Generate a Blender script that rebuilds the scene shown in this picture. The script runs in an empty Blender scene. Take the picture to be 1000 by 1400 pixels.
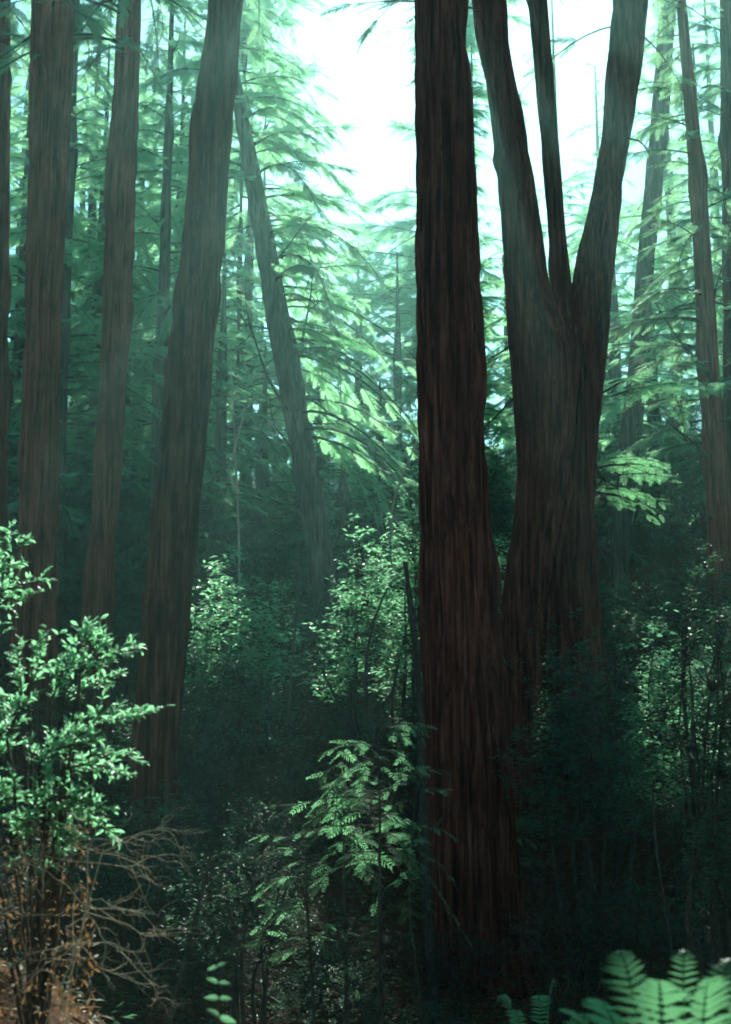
import bpy, math, random
import numpy as np
from mathutils import Vector
rng = np.random.default_rng(11)
random.seed(5)
R = math.radians
sc = bpy.context.scene
COL = sc.collection

# ---------------------------------------------------------------- camera, sky, sun, exposure
F = 1690.0                      # focal length in photo pixels (photo is 1000 x 1400)
PITCH = R(10)
cam_d = bpy.data.cameras.new('camera'); cam = bpy.data.objects.new('camera', cam_d); COL.objects.link(cam)
cam.location = (0, 0, 0); cam.rotation_euler = (R(90) + PITCH, 0, 0)
cam_d.sensor_fit = 'VERTICAL'; cam_d.sensor_height = 36; cam_d.sensor_width = 36
cam_d.lens = 36 * F / 1400
cam_d.clip_start = 0.1; cam_d.clip_end = 3000
cam_d.dof.use_dof = True; cam_d.dof.focus_distance = 19; cam_d.dof.aperture_fstop = 2.6
sc.camera = cam

SUN_EL, SUN_AZ = R(36), R(3.7)
SUN = np.array([math.sin(SUN_AZ) * math.cos(SUN_EL), math.cos(SUN_AZ) * math.cos(SUN_EL), math.sin(SUN_EL)])
w = bpy.data.worlds.new('World'); sc.world = w; w.use_nodes = True
wn = w.node_tree; wn.nodes.clear()
sky = wn.nodes.new('ShaderNodeTexSky'); sky.sky_type = 'NISHITA'; sky.sun_disc = False
sky.sun_elevation = SUN_EL; sky.sun_rotation = SUN_AZ
sky.air_density = 1.0; sky.dust_density = 0.7; sky.ozone_density = 1.0
bg = wn.nodes.new('ShaderNodeBackground'); bg.inputs['Strength'].default_value = 0.06
wo = wn.nodes.new('ShaderNodeOutputWorld')
tint = wn.nodes.new('ShaderNodeMix'); tint.data_type = 'RGBA'; tint.blend_type = 'MULTIPLY'; tint.inputs[0].default_value = 1
tint.inputs[7].default_value = (0.47, 0.96, 0.98, 1)      # the film's cyan cast, the same all over the sky
wn.links.new(sky.outputs[0], tint.inputs[6]); wn.links.new(tint.outputs[2], bg.inputs[0]); wn.links.new(bg.outputs[0], wo.inputs[0])
sl = bpy.data.lights.new('sun', 'SUN'); sl.energy = 5.0; sl.angle = R(0.5); sl.color = (0.86, 1.0, 0.84)
so = bpy.data.objects.new('sun', sl); COL.objects.link(so)
so.rotation_euler = Vector(SUN).to_track_quat('Z', 'Y').to_euler(); so.location = (2, 60, 60)
vs = sc.view_settings
vs.view_transform = 'Standard'; vs.look = 'None'; vs.gamma = 1; vs.use_curve_mapping = False
vs.exposure = 1.12
HAZE_DENSITY = 0.0012; HAZE_COLOR = (0.50, 0.97, 0.95); HAZE_ANISO = 0.7
cy = sc.cycles
cy.use_denoising = True; cy.max_bounces = 6; cy.diffuse_bounces = 3; cy.glossy_bounces = 2
cy.transmission_bounces = 3; cy.volume_bounces = 1; cy.transparent_max_bounces = 8
cy.caustics_reflective = False; cy.caustics_refractive = False
cy.pixel_filter_type = 'BLACKMAN_HARRIS'; cy.filter_width = 1.9

# ---------------------------------------------------------------- helpers
def P(px, py, Y):
    """world point on the photo's sight line (px, py) at distance Y in front, and its depth"""
    u = (px - 500) / F; v = (700 - py) / F
    d = np.array([u, math.cos(PITCH) - v * math.sin(PITCH), math.sin(PITCH) + v * math.cos(PITCH)])
    t = Y / d[1]
    return d * t, t

def tab(n0, n1, seed): return np.random.default_rng(seed).random((n0, n1))
_tabs = {}
def vnoise(u, v, seed, pu=64):
    """2D value noise; u wraps every pu cells"""
    k = (seed, pu)
    if k not in _tabs: _tabs[k] = tab(pu, 256, seed)
    T = _tabs[k]
    iu = np.floor(u).astype(int); iv = np.floor(v).astype(int)
    fu = u - iu; fv = v - iv
    fu = fu * fu * (3 - 2 * fu); fv = fv * fv * (3 - 2 * fv)
    a = T[iu % pu, iv % 256]; b = T[(iu + 1) % pu, iv % 256]
    c = T[iu % pu, (iv + 1) % 256]; d = T[(iu + 1) % pu, (iv + 1) % 256]
    return (a * (1 - fu) + b * fu) * (1 - fv) + (c * (1 - fu) + d * fu) * fv

class MB:
    """collects arrays of verts and faces, then links them as ONE mesh object"""
    def __init__(s): s.v = []; s.f = []; s.m = []; s.n = 0; s.sm = []
    def add(s, V, Fa, mi=0, smooth=False):
        V = np.asarray(V, dtype=np.float32).reshape(-1, 3); Fa = np.asarray(Fa, dtype=np.int64)
        if len(V) == 0 or len(Fa) == 0: return
        s.v.append(V); s.f.append(Fa + s.n); s.m.append(np.full(len(Fa), mi, dtype=np.int32))
        s.sm.append(np.full(len(Fa), smooth)); s.n += len(V)
    def mesh(s, name, mats, origin=(0, 0, 0)):
        V = np.concatenate(s.v) - np.asarray(origin, dtype=np.float32)
        me = bpy.data.meshes.new(name)
        cnt = np.concatenate([np.full(len(f), f.shape[1], dtype=np.int32) for f in s.f])
        lv = np.concatenate([f.ravel() for f in s.f]).astype(np.int32)
        me.vertices.add(len(V)); me.vertices.foreach_set('co', V.astype(np.float32).ravel())
        me.loops.add(len(lv)); me.loops.foreach_set('vertex_index', lv)
        me.polygons.add(len(cnt))
        st = np.concatenate([[0], np.cumsum(cnt)[:-1]]).astype(np.int32)
        me.polygons.foreach_set('loop_start', st)
        for m in mats: me.materials.append(m)
        me.polygons.foreach_set('material_index', np.concatenate(s.m))
        me.polygons.foreach_set('use_smooth', np.concatenate(s.sm))
        me.update(calc_edges=True)
        return me
    def build(s, name, mats, parent=None, origin=(0, 0, 0)):
        me = s.mesh(name, mats if isinstance(mats, (list, tuple)) else [mats], origin)
        return link(name, me, parent)

def link(name, me, parent=None):
    o = bpy.data.objects.new(name, me); COL.objects.link(o)
    if parent is not None: o.parent = parent
    return o
def thing(name, label, cat, loc, group=None, rz=0):
    o = bpy.data.objects.new(name, None); COL.objects.link(o)
    o.empty_display_size = 0.3
    o.location = loc; o.rotation_euler = (0, 0, rz)
    o['label'] = label; o['category'] = cat
    if group: o['group'] = group
    return o
def dup(root, loc, rz, scale, label, group):
    r = root.copy(); COL.objects.link(r); r.location = loc; r.rotation_euler = (0, 0, rz); r.scale = (scale,) * 3
    r['label'] = label; r['group'] = group
    for ch in list(root.children):
        c = ch.copy(); COL.objects.link(c); c.parent = r
    return r

def tube(pts, rad, k=6, cap=True):
    pts = np.asarray(pts, float); n = len(pts); rad = np.broadcast_to(np.asarray(rad, float), (n,))
    t = np.gradient(pts, axis=0); t /= np.linalg.norm(t, axis=1, keepdims=True) + 1e-9
    ref = np.array([0.31, 0.17, 0.93]) if abs(t[0, 2]) < 0.8 else np.array([0.93, 0.31, 0.17])
    a = np.cross(t, ref); a /= np.linalg.norm(a, axis=1, keepdims=True) + 1e-9
    b = np.cross(t, a)
    th = np.linspace(0, 2 * np.pi, k, endpoint=False)
    V = pts[:, None] + rad[:, None, None] * (np.cos(th)[None, :, None] * a[:, None] + np.sin(th)[None, :, None] * b[:, None])
    i = np.arange(n - 1)[:, None] * k; j = np.arange(k)[None]; j2 = (j + 1) % k
    Fq = np.stack([i + j, i + j2, i + k + j2, i + k + j], -1).reshape(-1, 4)
    return V.reshape(-1, 3), Fq

def wander(p0, p1, n, amp, g, sag=0.0):
    """a crooked path from p0 to p1"""
    p0 = np.asarray(p0, float); p1 = np.asarray(p1, float)
    t = np.linspace(0, 1, n)[:, None]
    q = p0 + (p1 - p0) * t
    L = np.linalg.norm(p1 - p0)
    for k in (1, 2, 3):
        q = q + amp * L / k * np.sin(np.pi * k * t) * g.normal(size=3)[None] * (0.6 if k > 1 else 1)
    q[:, 2] += sag * L * np.sin(np.pi * t[:, 0])
    return q

def frames(d, up_jit, g, roll=0.5):
    """orthonormal frames (n,3,3) whose x row is along d and z row is roughly up"""
    d = d / (np.linalg.norm(d, axis=1, keepdims=True) + 1e-9)
    up = np.array([0, 0, 1.0])[None] + g.normal(size=d.shape) * roll * 0.5 + up_jit
    y = np.cross(up, d); y /= np.linalg.norm(y, axis=1, keepdims=True) + 1e-9
    z = np.cross(d, y)
    return np.stack([d, y, z], 1)
def scatter(proto_v, proto_f, org, fr, scale):
    n, m = len(org), len(proto_v)
    if n == 0: return np.zeros((0, 3)), np.zeros((0, proto_f.shape[1]), int)
    V = np.einsum('mk,nkj->nmj', proto_v, fr) * np.asarray(scale).reshape(-1, 1, 1) + org[:, None]
    Fq = proto_f[None] + (np.arange(n) * m)[:, None, None]
    return V.reshape(-1, 3), Fq.reshape(-1, proto_f.shape[1])

# ---------------------------------------------------------------- materials
def mat(name):
    m = bpy.data.materials.new(name); m.use_nodes = True; nt = m.node_tree; nt.nodes.clear()
    return m, nt, nt.nodes.new('ShaderNodeOutputMaterial')
def ramp(nt, stops):
    r = nt.nodes.new('ShaderNodeValToRGB'); e = r.color_ramp.elements
    while len(e) > 1: e.remove(e[-1])
    e[0].position = stops[0][0]; e[0].color = (*stops[0][1], 1)
    for p, c in stops[1:]:
        x = e.new(p); x.color = (*c, 1)
    return r
def leaf_mat(name, cols, trans, mixf=0.4, rough=0.42, spec=0.5):
    m, nt, out = mat(name)
    geo = nt.nodes.new('ShaderNodeNewGeometry'); L = nt.links.new
    r = ramp(nt, [(i / max(1, len(cols) - 1), c) for i, c in enumerate(cols)])
    L(geo.outputs['Random Per Island'], r.inputs[0])
    tc = nt.nodes.new('ShaderNodeTexCoord'); nz = nt.nodes.new('ShaderNodeTexNoise'); nz.inputs['Scale'].default_value = 0.9; nz.inputs['Detail'].default_value = 3
    L(tc.outputs['Object'], nz.inputs['Vector'])
    hs = nt.nodes.new('ShaderNodeHueSaturation'); mr = nt.nodes.new('ShaderNodeMapRange')
    mr.inputs[1].default_value = 0.3; mr.inputs[2].default_value = 0.7; mr.inputs[3].default_value = 0.65; mr.inputs[4].default_value = 1.35
    L(nz.outputs[0], mr.inputs[0]); L(mr.outputs[0], hs.inputs['Value']); L(r.outputs[0], hs.inputs['Color'])
    p = nt.nodes.new('ShaderNodeBsdfPrincipled'); p.inputs['Roughness'].default_value = rough
    p.inputs['Specular IOR Level'].default_value = spec
    L(hs.outputs[0], p.inputs['Base Color'])
    t = nt.nodes.new('ShaderNodeBsdfTranslucent')
    mx = nt.nodes.new('ShaderNodeMix'); mx.data_type = 'RGBA'; mx.blend_type = 'MULTIPLY'; mx.inputs[0].default_value = 0.0
    t.inputs[0].default_value = (*trans, 1)
    sh = nt.nodes.new('ShaderNodeMixShader'); sh.inputs[0].default_value = mixf
    L(p.outputs[0], sh.inputs[1]); L(t.outputs[0], sh.inputs[2]); L(sh.outputs[0], out.inputs[0])
    return m
def bark_mat(name, dark, mid, light, sx=14, sz=0.55):
    m, nt, out = mat(name); L = nt.links.new
    tc = nt.nodes.new('ShaderNodeTexCoord'); mp = nt.nodes.new('ShaderNodeMapping'); mp.inputs['Scale'].default_value = (sx, sx, sz)
    L(tc.outputs['Object'], mp.inputs['Vector'])
    n1 = nt.nodes.new('ShaderNodeTexNoise'); n1.inputs['Scale'].default_value = 1; n1.inputs['Detail'].default_value = 6; n1.inputs['Roughness'].default_value = 0.65; n1.inputs['Distortion'].default_value = 0.4
    L(mp.outputs[0], n1.inputs['Vector'])
    n2 = nt.nodes.new('ShaderNodeTexNoise'); n2.inputs['Scale'].default_value = 0.9; n2.inputs['Detail'].default_value = 4
    L(tc.outputs['Object'], n2.inputs['Vector'])
    r = ramp(nt, [(0.36, dark), (0.5, mid), (0.66, light)])
    L(n1.outputs[0], r.inputs[0])
    hs = nt.nodes.new('ShaderNodeHueSaturation'); mr = nt.nodes.new('ShaderNodeMapRange')
    mr.inputs[1].default_value = 0.3; mr.inputs[2].default_value = 0.7; mr.inputs[3].default_value = 0.7; mr.inputs[4].default_value = 1.3
    L(n2.outputs[0], mr.inputs[0]); L(mr.outputs[0], hs.inputs['Value']); L(r.outputs[0], hs.inputs['Color'])
    b = nt.nodes.new('ShaderNodeBump'); b.inputs['Strength'].default_value = 0.8; b.inputs['Distance'].default_value = 0.03
    L(n1.outputs[0], b.inputs['Height'])
    p = nt.nodes.new('ShaderNodeBsdfPrincipled'); p.inputs['Roughness'].default_value = 0.9; p.inputs['Specular IOR Level'].default_value = 0.15
    L(hs.outputs[0], p.inputs['Base Color']); L(b.outputs[0], p.inputs['Normal']); L(p.outputs[0], out.inputs[0])
    return m
M = {}
M['bark'] = bark_mat('redwood_bark', (0.03, 0.008, 0.006), (0.145, 0.030, 0.019), (0.29, 0.09, 0.06))
M['bark_red'] = bark_mat('red_bark', (0.06, 0.013, 0.008), (0.26, 0.055, 0.032), (0.42, 0.13, 0.085))  # natural redwood red, deepened to carry a red glow on the left trunks
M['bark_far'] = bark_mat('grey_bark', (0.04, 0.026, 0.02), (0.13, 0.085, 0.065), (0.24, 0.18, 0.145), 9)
M['twig'] = bark_mat('twig_bark', (0.05, 0.035, 0.025), (0.09, 0.065, 0.05), (0.15, 0.12, 0.09), 30, 8)
M['dry'] = bark_mat('painted_lit_dry_twig', (0.5, 0.33, 0.22), (0.70, 0.52, 0.38), (0.8, 0.66, 0.5), 40, 12)  # bleached wood, lifted further to stand in for bright light on the twigs
M['needle'] = leaf_mat('redwood_needles', [(0.030, 0.060, 0.030), (0.05, 0.095, 0.045), (0.07, 0.115, 0.055), (0.10, 0.11, 0.05)], (0.32, 0.58, 0.32), 0.52, 0.6, 0.25)
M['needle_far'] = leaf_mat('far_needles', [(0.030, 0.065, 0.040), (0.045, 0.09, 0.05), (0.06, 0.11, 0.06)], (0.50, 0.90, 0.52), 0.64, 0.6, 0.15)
M['needle_lit'] = leaf_mat('painted_lit_needles', [(0.05, 0.12, 0.07), (0.07, 0.16, 0.09), (0.10, 0.17, 0.08)], (0.42, 0.88, 0.44), 0.62, 0.6, 0.12)  # brighter copy of the redwood needles, sunlight put into the colour
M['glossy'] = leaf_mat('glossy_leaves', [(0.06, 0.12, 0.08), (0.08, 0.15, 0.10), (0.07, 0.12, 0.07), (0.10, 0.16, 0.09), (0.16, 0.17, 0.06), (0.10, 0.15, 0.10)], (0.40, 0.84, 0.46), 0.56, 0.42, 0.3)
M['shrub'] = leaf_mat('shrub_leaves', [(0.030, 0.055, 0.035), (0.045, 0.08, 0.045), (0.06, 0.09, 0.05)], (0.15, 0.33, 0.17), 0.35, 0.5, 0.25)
M['dim'] = leaf_mat('shade_brown_leaves', [(0.05, 0.04, 0.03), (0.08, 0.05, 0.035), (0.05, 0.055, 0.035)], (0.12, 0.10, 0.07), 0.3, 0.6, 0.2)  # brown stands in for the warm tone of the undergrowth shade
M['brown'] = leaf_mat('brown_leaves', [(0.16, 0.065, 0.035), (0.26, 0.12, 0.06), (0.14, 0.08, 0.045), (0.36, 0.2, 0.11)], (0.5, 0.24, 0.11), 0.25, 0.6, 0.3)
M['fern'] = leaf_mat('fern_leaflets', [(0.04, 0.11, 0.05), (0.06, 0.14, 0.06), (0.045, 0.11, 0.07)], (0.26, 0.62, 0.30), 0.46, 0.35, 0.5)
def ground_mat():
    m, nt, out = mat('forest_floor'); L = nt.links.new
    tc = nt.nodes.new('ShaderNodeTexCoord')
    n1 = nt.nodes.new('ShaderNodeTexNoise'); n1.inputs['Scale'].default_value = 0.35; n1.inputs['Detail'].default_value = 6
    n2 = nt.nodes.new('ShaderNodeTexNoise'); n2.inputs['Scale'].default_value = 14; n2.inputs['Detail'].default_value = 8; n2.inputs['Roughness'].default_value = 0.7
    for n in (n1, n2): L(tc.outputs['Object'], n.inputs['Vector'])
    r1 = ramp(nt, [(0.3, (0.07, 0.028, 0.016)), (0.5, (0.14, 0.05, 0.026)), (0.7, (0.19, 0.075, 0.04))])
    r2 = ramp(nt, [(0.3, (0.45, 0.45, 0.45)), (0.7, (1.4, 1.3, 1.2))])
    L(n1.outputs[0], r1.inputs[0]); L(n2.outputs[0], r2.inputs[0])
    mx = nt.nodes.new('ShaderNodeMix'); mx.data_type = 'RGBA'; mx.blend_type = 'MULTIPLY'; mx.inputs[0].default_value = 1
    L(r1.outputs[0], mx.inputs[6]); L(r2.outputs[0], mx.inputs[7])
    b = nt.nodes.new('ShaderNodeBump'); b.inputs['Strength'].default_value = 0.9; b.inputs['Distance'].default_value = 0.05
    L(n2.outputs[0], b.inputs['Height'])
    p = nt.nodes.new('ShaderNodeBsdfPrincipled'); p.inputs['Roughness'].default_value = 0.95; p.inputs['Specular IOR Level'].default_value = 0.1
    L(mx.outputs[2], p.inputs['Base Color']); L(b.outputs[0], p.inputs['Normal']); L(p.outputs[0], out.inputs[0])
    return m
M['ground'] = ground_mat()

# ---------------------------------------------------------------- ground: a ravine, its far bank, the hill behind
GY = [-40, 0, 3, 6, 9, 12, 16, 20, 24, 30, 40, 60, 100, 200, 420]
GZ = [-1.2, -1.7, -1.75, -2.1, -2.9, -3.6, -4.0, -4.0, -2.6, 0.2, 3.8, 10, 19, 33, 45]
def gz(x, y):
    x = np.asarray(x, float); y = np.asarray(y, float)
    z = np.interp(y, GY, GZ)
    z = z + np.clip((-x - 3) * 0.20, 0, 9) * np.clip((y - 14) / 20, 0, 1)
    z = z + np.clip((x - 4.5) * 0.28, 0, 5) * np.clip((y - 8) / 10, 0, 1)
    z = z + 1.35 * np.exp(-(((x + 2.7) / 1.5) ** 2 + ((y - 8.8) / 1.6) ** 2))  # added mound; its rusty litter stands in for a red glow
    s = np.clip(y / 12, 0.15, 1)
    z = z + s * (0.9 * (vnoise(x * 0.22 + 40, y * 0.22 + 40, 1) - 0.5) + 0.3 * (vnoise(x * 0.9 + 60, y * 0.9 + 60, 2) - 0.5))
    z = z + 0.07 * (vnoise(x * 3.3 + 90, y * 3.3 + 90, 3) - 0.5)
    return z
xs = np.concatenate([np.linspace(-320, -40, 20), np.linspace(-38, -14, 30), np.linspace(-13.8, 13.8, 100), np.linspace(14, 38, 30), np.linspace(40, 320, 20)])
ys = np.concatenate([np.linspace(-40, 2, 30), np.linspace(2.2, 45, 140), np.linspace(46, 120, 60), np.linspace(125, 420, 40)])
X, Yg = np.meshgrid(xs, ys)
V = np.stack([X, Yg, gz(X, Yg)], -1).reshape(-1, 3)
nx, ny = len(xs), len(ys)
i = (np.arange(ny - 1)[:, None] * nx + np.arange(nx - 1)[None]).ravel()
mb = MB(); mb.add(V, np.stack([i, i + 1, i + 1 + nx, i + nx], -1), 0, True)
g_o = mb.build('ground', M['ground']); g_o['kind'] = 'structure'

# ---------------------------------------------------------------- leaf shapes
def spray_proto(n=10, w=0.055, ang=55, curl=0.10, long=0.34, seed=0):
    """flat redwood spray along +x: pairs of narrow leaflets"""
    g = np.random.default_rng(seed); V = []; Fq = []
    for k in range(n):
        t = 0.08 + 0.86 * k / (n - 1)
        L = long * (1 - 0.75 * abs(t - 0.35)) * (1 - 0.35 * t)
        for s in (-1, 1):
            a = R(ang - 18 * t + g.uniform(-8, 8)) * s
            d = np.array([math.cos(a), math.sin(a), -curl + g.uniform(-.08, .08)])
            q = np.array([-math.sin(a), math.cos(a), 0]) * w * 0.5
            p = np.array([t, 0, -0.10 * t * t]); b = len(V)
            V += [p - d * .02 - q * .7, p + d * L * .12 + q * 1.2, p + d * L]; Fq.append([b, b + 1, b + 2])
    b = len(V)
    V += [[.5, .016, -.03], [1.08, 0, -.115], [.5, -.016, -.03]]; Fq.append([b, b + 1, b + 2])
    return np.array(V), np.array(Fq)
def spray_fine(n=8, m=5, seed=0):
    """spray whose side shoots are combs of small needles"""
    g = np.random.default_rng(seed); V = []; Fq = []
    def quad(p, d, L, w):
        q = np.array([-d[1], d[0], 0]) * w; b = len(V); V.extend([p, p + d * L * .5 + q, p + d * L, p + d * L * .5 - q]); Fq.append([b, b + 1, b + 2, b + 3])
    for k in range(n):
        t = .08 + .86 * k / (n - 1); L = .42 * (1 - .7 * abs(t - .35)) * (1 - .3 * t)
        for sd in (-1, 1):
            a = R(52 - 16 * t + g.uniform(-9, 9)) * sd; d = np.array([math.cos(a), math.sin(a), -.12 + g.uniform(-.1, .08)])
            p = np.array([t, 0, -.12 * t * t])
            for j in range(m):
                f = (j + .6) / m
                for s2 in (-1, 1):
                    a2 = a + s2 * R(48); d2 = np.array([math.cos(a2), math.sin(a2), d[2] * .5 + g.uniform(-.15, .15)])
                    quad(p + d * L * f, d2, .062 * (1.1 - .5 * f), .011)
            quad(p, d, L * 1.08, .012)
    return np.array(V), np.array(Fq)
SPRAY_NEEDLE = [spray_fine(6, 4, 40 + s) for s in range(3)]
SPRAY_FAR = [spray_proto(7, .11, 58, .12, .40, s + 20) for s in range(3)]
SPRAY = [spray_proto(12, .062, 55, .1, .36, s) for s in range(3)]
SPRAY_FINE = [spray_proto(15, .045, 60, .06, .32, s + 5) for s in range(3)]
LEAF_V = np.array([[0, 0, 0], [.35, .16, .05], [.7, .13, .03], [1, 0, -.06], [.7, -.13, .03], [.35, -.16, .05], [.35, 0, 0], [.7, 0, -.02]], float)
LEAF_F = np.array([[0, 6, 1, 1], [6, 7, 2, 1], [7, 3, 2, 2], [0, 5, 5, 6], [6, 5, 4, 7], [7, 4, 4, 3]])
LEAF_T = np.array([[0, 6, 1], [6, 7, 2], [6, 2, 1], [7, 3, 2], [0, 5, 6], [6, 5, 4], [6, 4, 7], [7, 4, 3]])
LEAF2_V = np.array([[0, 0, 0], [.45, .19, .05], [1, 0, -.05], [.45, -.19, .05]], float)
LEAF2_T = np.array([[0, 2, 1], [0, 3, 2]])

# ---------------------------------------------------------------- where sun comes through the far crowns
LIT = []   # (point, radius): sun lines kept open through the far crowns
for px, py, Y, r in [(285, 815, 28, 1.4), (120, 960, 7, 1.3), (40, 780, 8, 1.3), (110, 1240, 6.9, 1.5), (490, 1090, 14, 1.4), (400, 1190, 13, .5),
                     (460, 460, 36.3, 1.9), (440, 310, 36, 1.8), (350, 300, 36, 1.4), (870, 90, 38, 2.0), (860, 280, 38, 2.0), (950, 250, 30, 1.4), (120, 80, 40, 1.6), (720, 300, 48, 2), (700, 100, 58, 2), (870, 650, 27, 1.1), (900, 510, 30, 1.1), (915, 950, 20.5, 1.0), (920, 1340, 4, .9), (480, 750, 26, 1.2), (430, 800, 26, .9), (560, 700, 26, .7),
                     (685, 760, 28, .6), (730, 900, 19, .4), (940, 780, 17, .6), (300, 1350, 4.5, .4), (450, 850, 24, .5), (870, 860, 18, .4)]:
    LIT.append((P(px, py, Y)[0], r))
for px, py, Y, r in [(400, 60, 36, 1.8), (400, 200, 36, 2.0), (470, 160, 36, 2.0), (345, 130, 36, 1.6), (430, 420, 40, 2.0), (500, 400, 44, 2.2), (540, 480, 42, 1.8), (690, 420, 50, 1.8)]:
    LIT.append((P(px, py, Y)[0], r, .35 if Y < 39 else .12))
def open_to_sun(org, g, keep=0.08):
    ok = np.ones(len(org), bool)
    for p, r, *kp in LIT:
        d = org - p[None]; t = d @ SUN
        dist = np.linalg.norm(d - t[:, None] * SUN[None], axis=1)
        ok &= ~((dist < r) & (t > 1.5) & (g.random(len(org)) > max(kp[0] if kp else keep, keep)))
    return ok

# ---------------------------------------------------------------- trees
def trunk_mesh(ctr, rad, nseg, nring, ridges, amp, seed, lobes=0.05, twist=0.0, flare=0.35, flare_h=1.6):
    """ctr, rad: control points (bottom to top). Bark is fluted and furrowed in the geometry itself."""
    ctr = np.asarray(ctr, float); rad = np.asarray(rad, float)
    z0, z1 = ctr[0, 2], ctr[-1, 2]
    s = np.linspace(0, 1, nring) ** 1.25
    z = z0 + (z1 - z0) * s
    cx = np.interp(z, ctr[:, 2], ctr[:, 0]); cyy = np.interp(z, ctr[:, 2], ctr[:, 1]); r = np.interp(z, ctr[:, 2], rad)
    k = np.exp(-0.5 * (np.arange(-6, 7) / 2.6) ** 2); k /= k.sum()
    sm = lambda a: np.convolve(np.pad(a, 6, mode='reflect', reflect_type='odd'), k, 'valid')
    cx, cyy, r = sm(cx), sm(cyy), sm(r)
    r = np.maximum(r, 0.02) * (1 + flare * np.exp(-(z - z0) / flare_h))
    th = np.linspace(0, 2 * np.pi, nseg, endpoint=False)
    T, Z = np.meshgrid(th, z); h = Z - z0
    u = T / (2 * np.pi)
    g = np.random.default_rng(seed)
    lob = np.zeros_like(T)
    for kk in (2, 3, 5, 7):
        lob += g.uniform(.4, 1) / math.sqrt(kk) * np.sin(kk * (T + twist * h) + g.uniform(0, 6) + 0.25 * np.sin(h * .35 + g.uniform(0, 6)))
    lob *= lobes * (1 + 1.6 * np.exp(-h / 2.0))[...]
    wob = 0.7 * (vnoise(u * 8, h * 0.35, seed + 1, 8) - .5)
    a = vnoise((u + twist * h / 6.28) * ridges + wob, h * 0.28 + 3, seed + 2, ridges)
    b = vnoise((u + twist * h / 6.28) * ridges * 2 + wob * 2, h * 0.9 + 7, seed + 3, ridges * 2)
    c = vnoise(u * ridges * 3, h * 2.6, seed + 4, ridges * 3)
    rid = np.minimum(np.abs(2 * a - 1) * 3.2, 1) * .75 + np.minimum(np.abs(2 * b - 1) * 2.2, 1) * .35 + .22 * c - 1.05
    lump = np.zeros_like(T)
    for _ in range(26):
        tc, hc = g.uniform(0, 6.28), g.uniform(0, h.max() * .7); dt = (T - tc + np.pi) % (2 * np.pi) - np.pi; wl = g.uniform(.12, .35)
        lump += g.uniform(-.04, .085) * np.exp(-(dt * r[:, None] / wl) ** 2 - ((h - hc) / (wl * g.uniform(1, 4))) ** 2)
    fib = .35 * amp * (vnoise(u * ridges * 6, h * 1.1, seed + 6, ridges * 6) - .5)
    Rr = r[:, None] * (1 + lob) + lump + fib + amp * 1.35 * rid * np.clip(r[:, None] / 0.35, .25, 1.2)
    Vt = np.stack([cx[:, None] + Rr * np.cos(T), cyy[:, None] + Rr * np.sin(T), Z], -1).reshape(-1, 3)
    i = (np.arange(nring - 1) * nseg)[:, None]; j = np.arange(nseg)[None]; j2 = (j + 1) % nseg
    Fq = np.stack([i + j, i + j2, i + nseg + j2, i + nseg + j], -1).reshape(-1, 4)
    return Vt, Fq, (lambda zz: np.array([np.interp(zz, z, cx), np.interp(zz, z, cyy), zz])), (lambda zz: np.interp(zz, z, r))

def from_photo(prof, Y, ztop, rtop, zbase=None, dY=0.0):
    """profile rows (photo y, left x, right x) -> control points, extended to the ground and to the tree's top"""
    c = []; r = []
    for py, xl, xr in prof:
        p, t = P((xl + xr) / 2, py, Y); c.append(p); r.append((xr - xl) / 2 * t / F)
    c = c[::-1]; r = r[::-1]                                     # bottom to top
    gb = float(gz(c[0][0], Y)) - 0.35 if zbase is None else zbase
    if c[0][2] > gb + .05:
        d = (c[1] - c[0]) / (c[1][2] - c[0][2]) * 0.6
        p = c[0] + d * (gb - c[0][2]); p[2] = gb
        c = [p] + c; r = [r[0] * 1.06] + r
    d = (c[-1] - c[-3]) / (c[-1][2] - c[-3][2])
    z0 = c[-1][2]
    for f in (.35, .7, 1.0):
        zz = z0 + (ztop - z0) * f
        p = c[-1] + d * (zz - c[-1][2]) * .8; p[2] = zz; c.append(p); r.append(r[-1 if f < .36 else -1] + (rtop - r[-1]) * (.3 if f < .4 else .55 if f < .8 else 1))
    return np.array(c), np.array(r)

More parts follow.
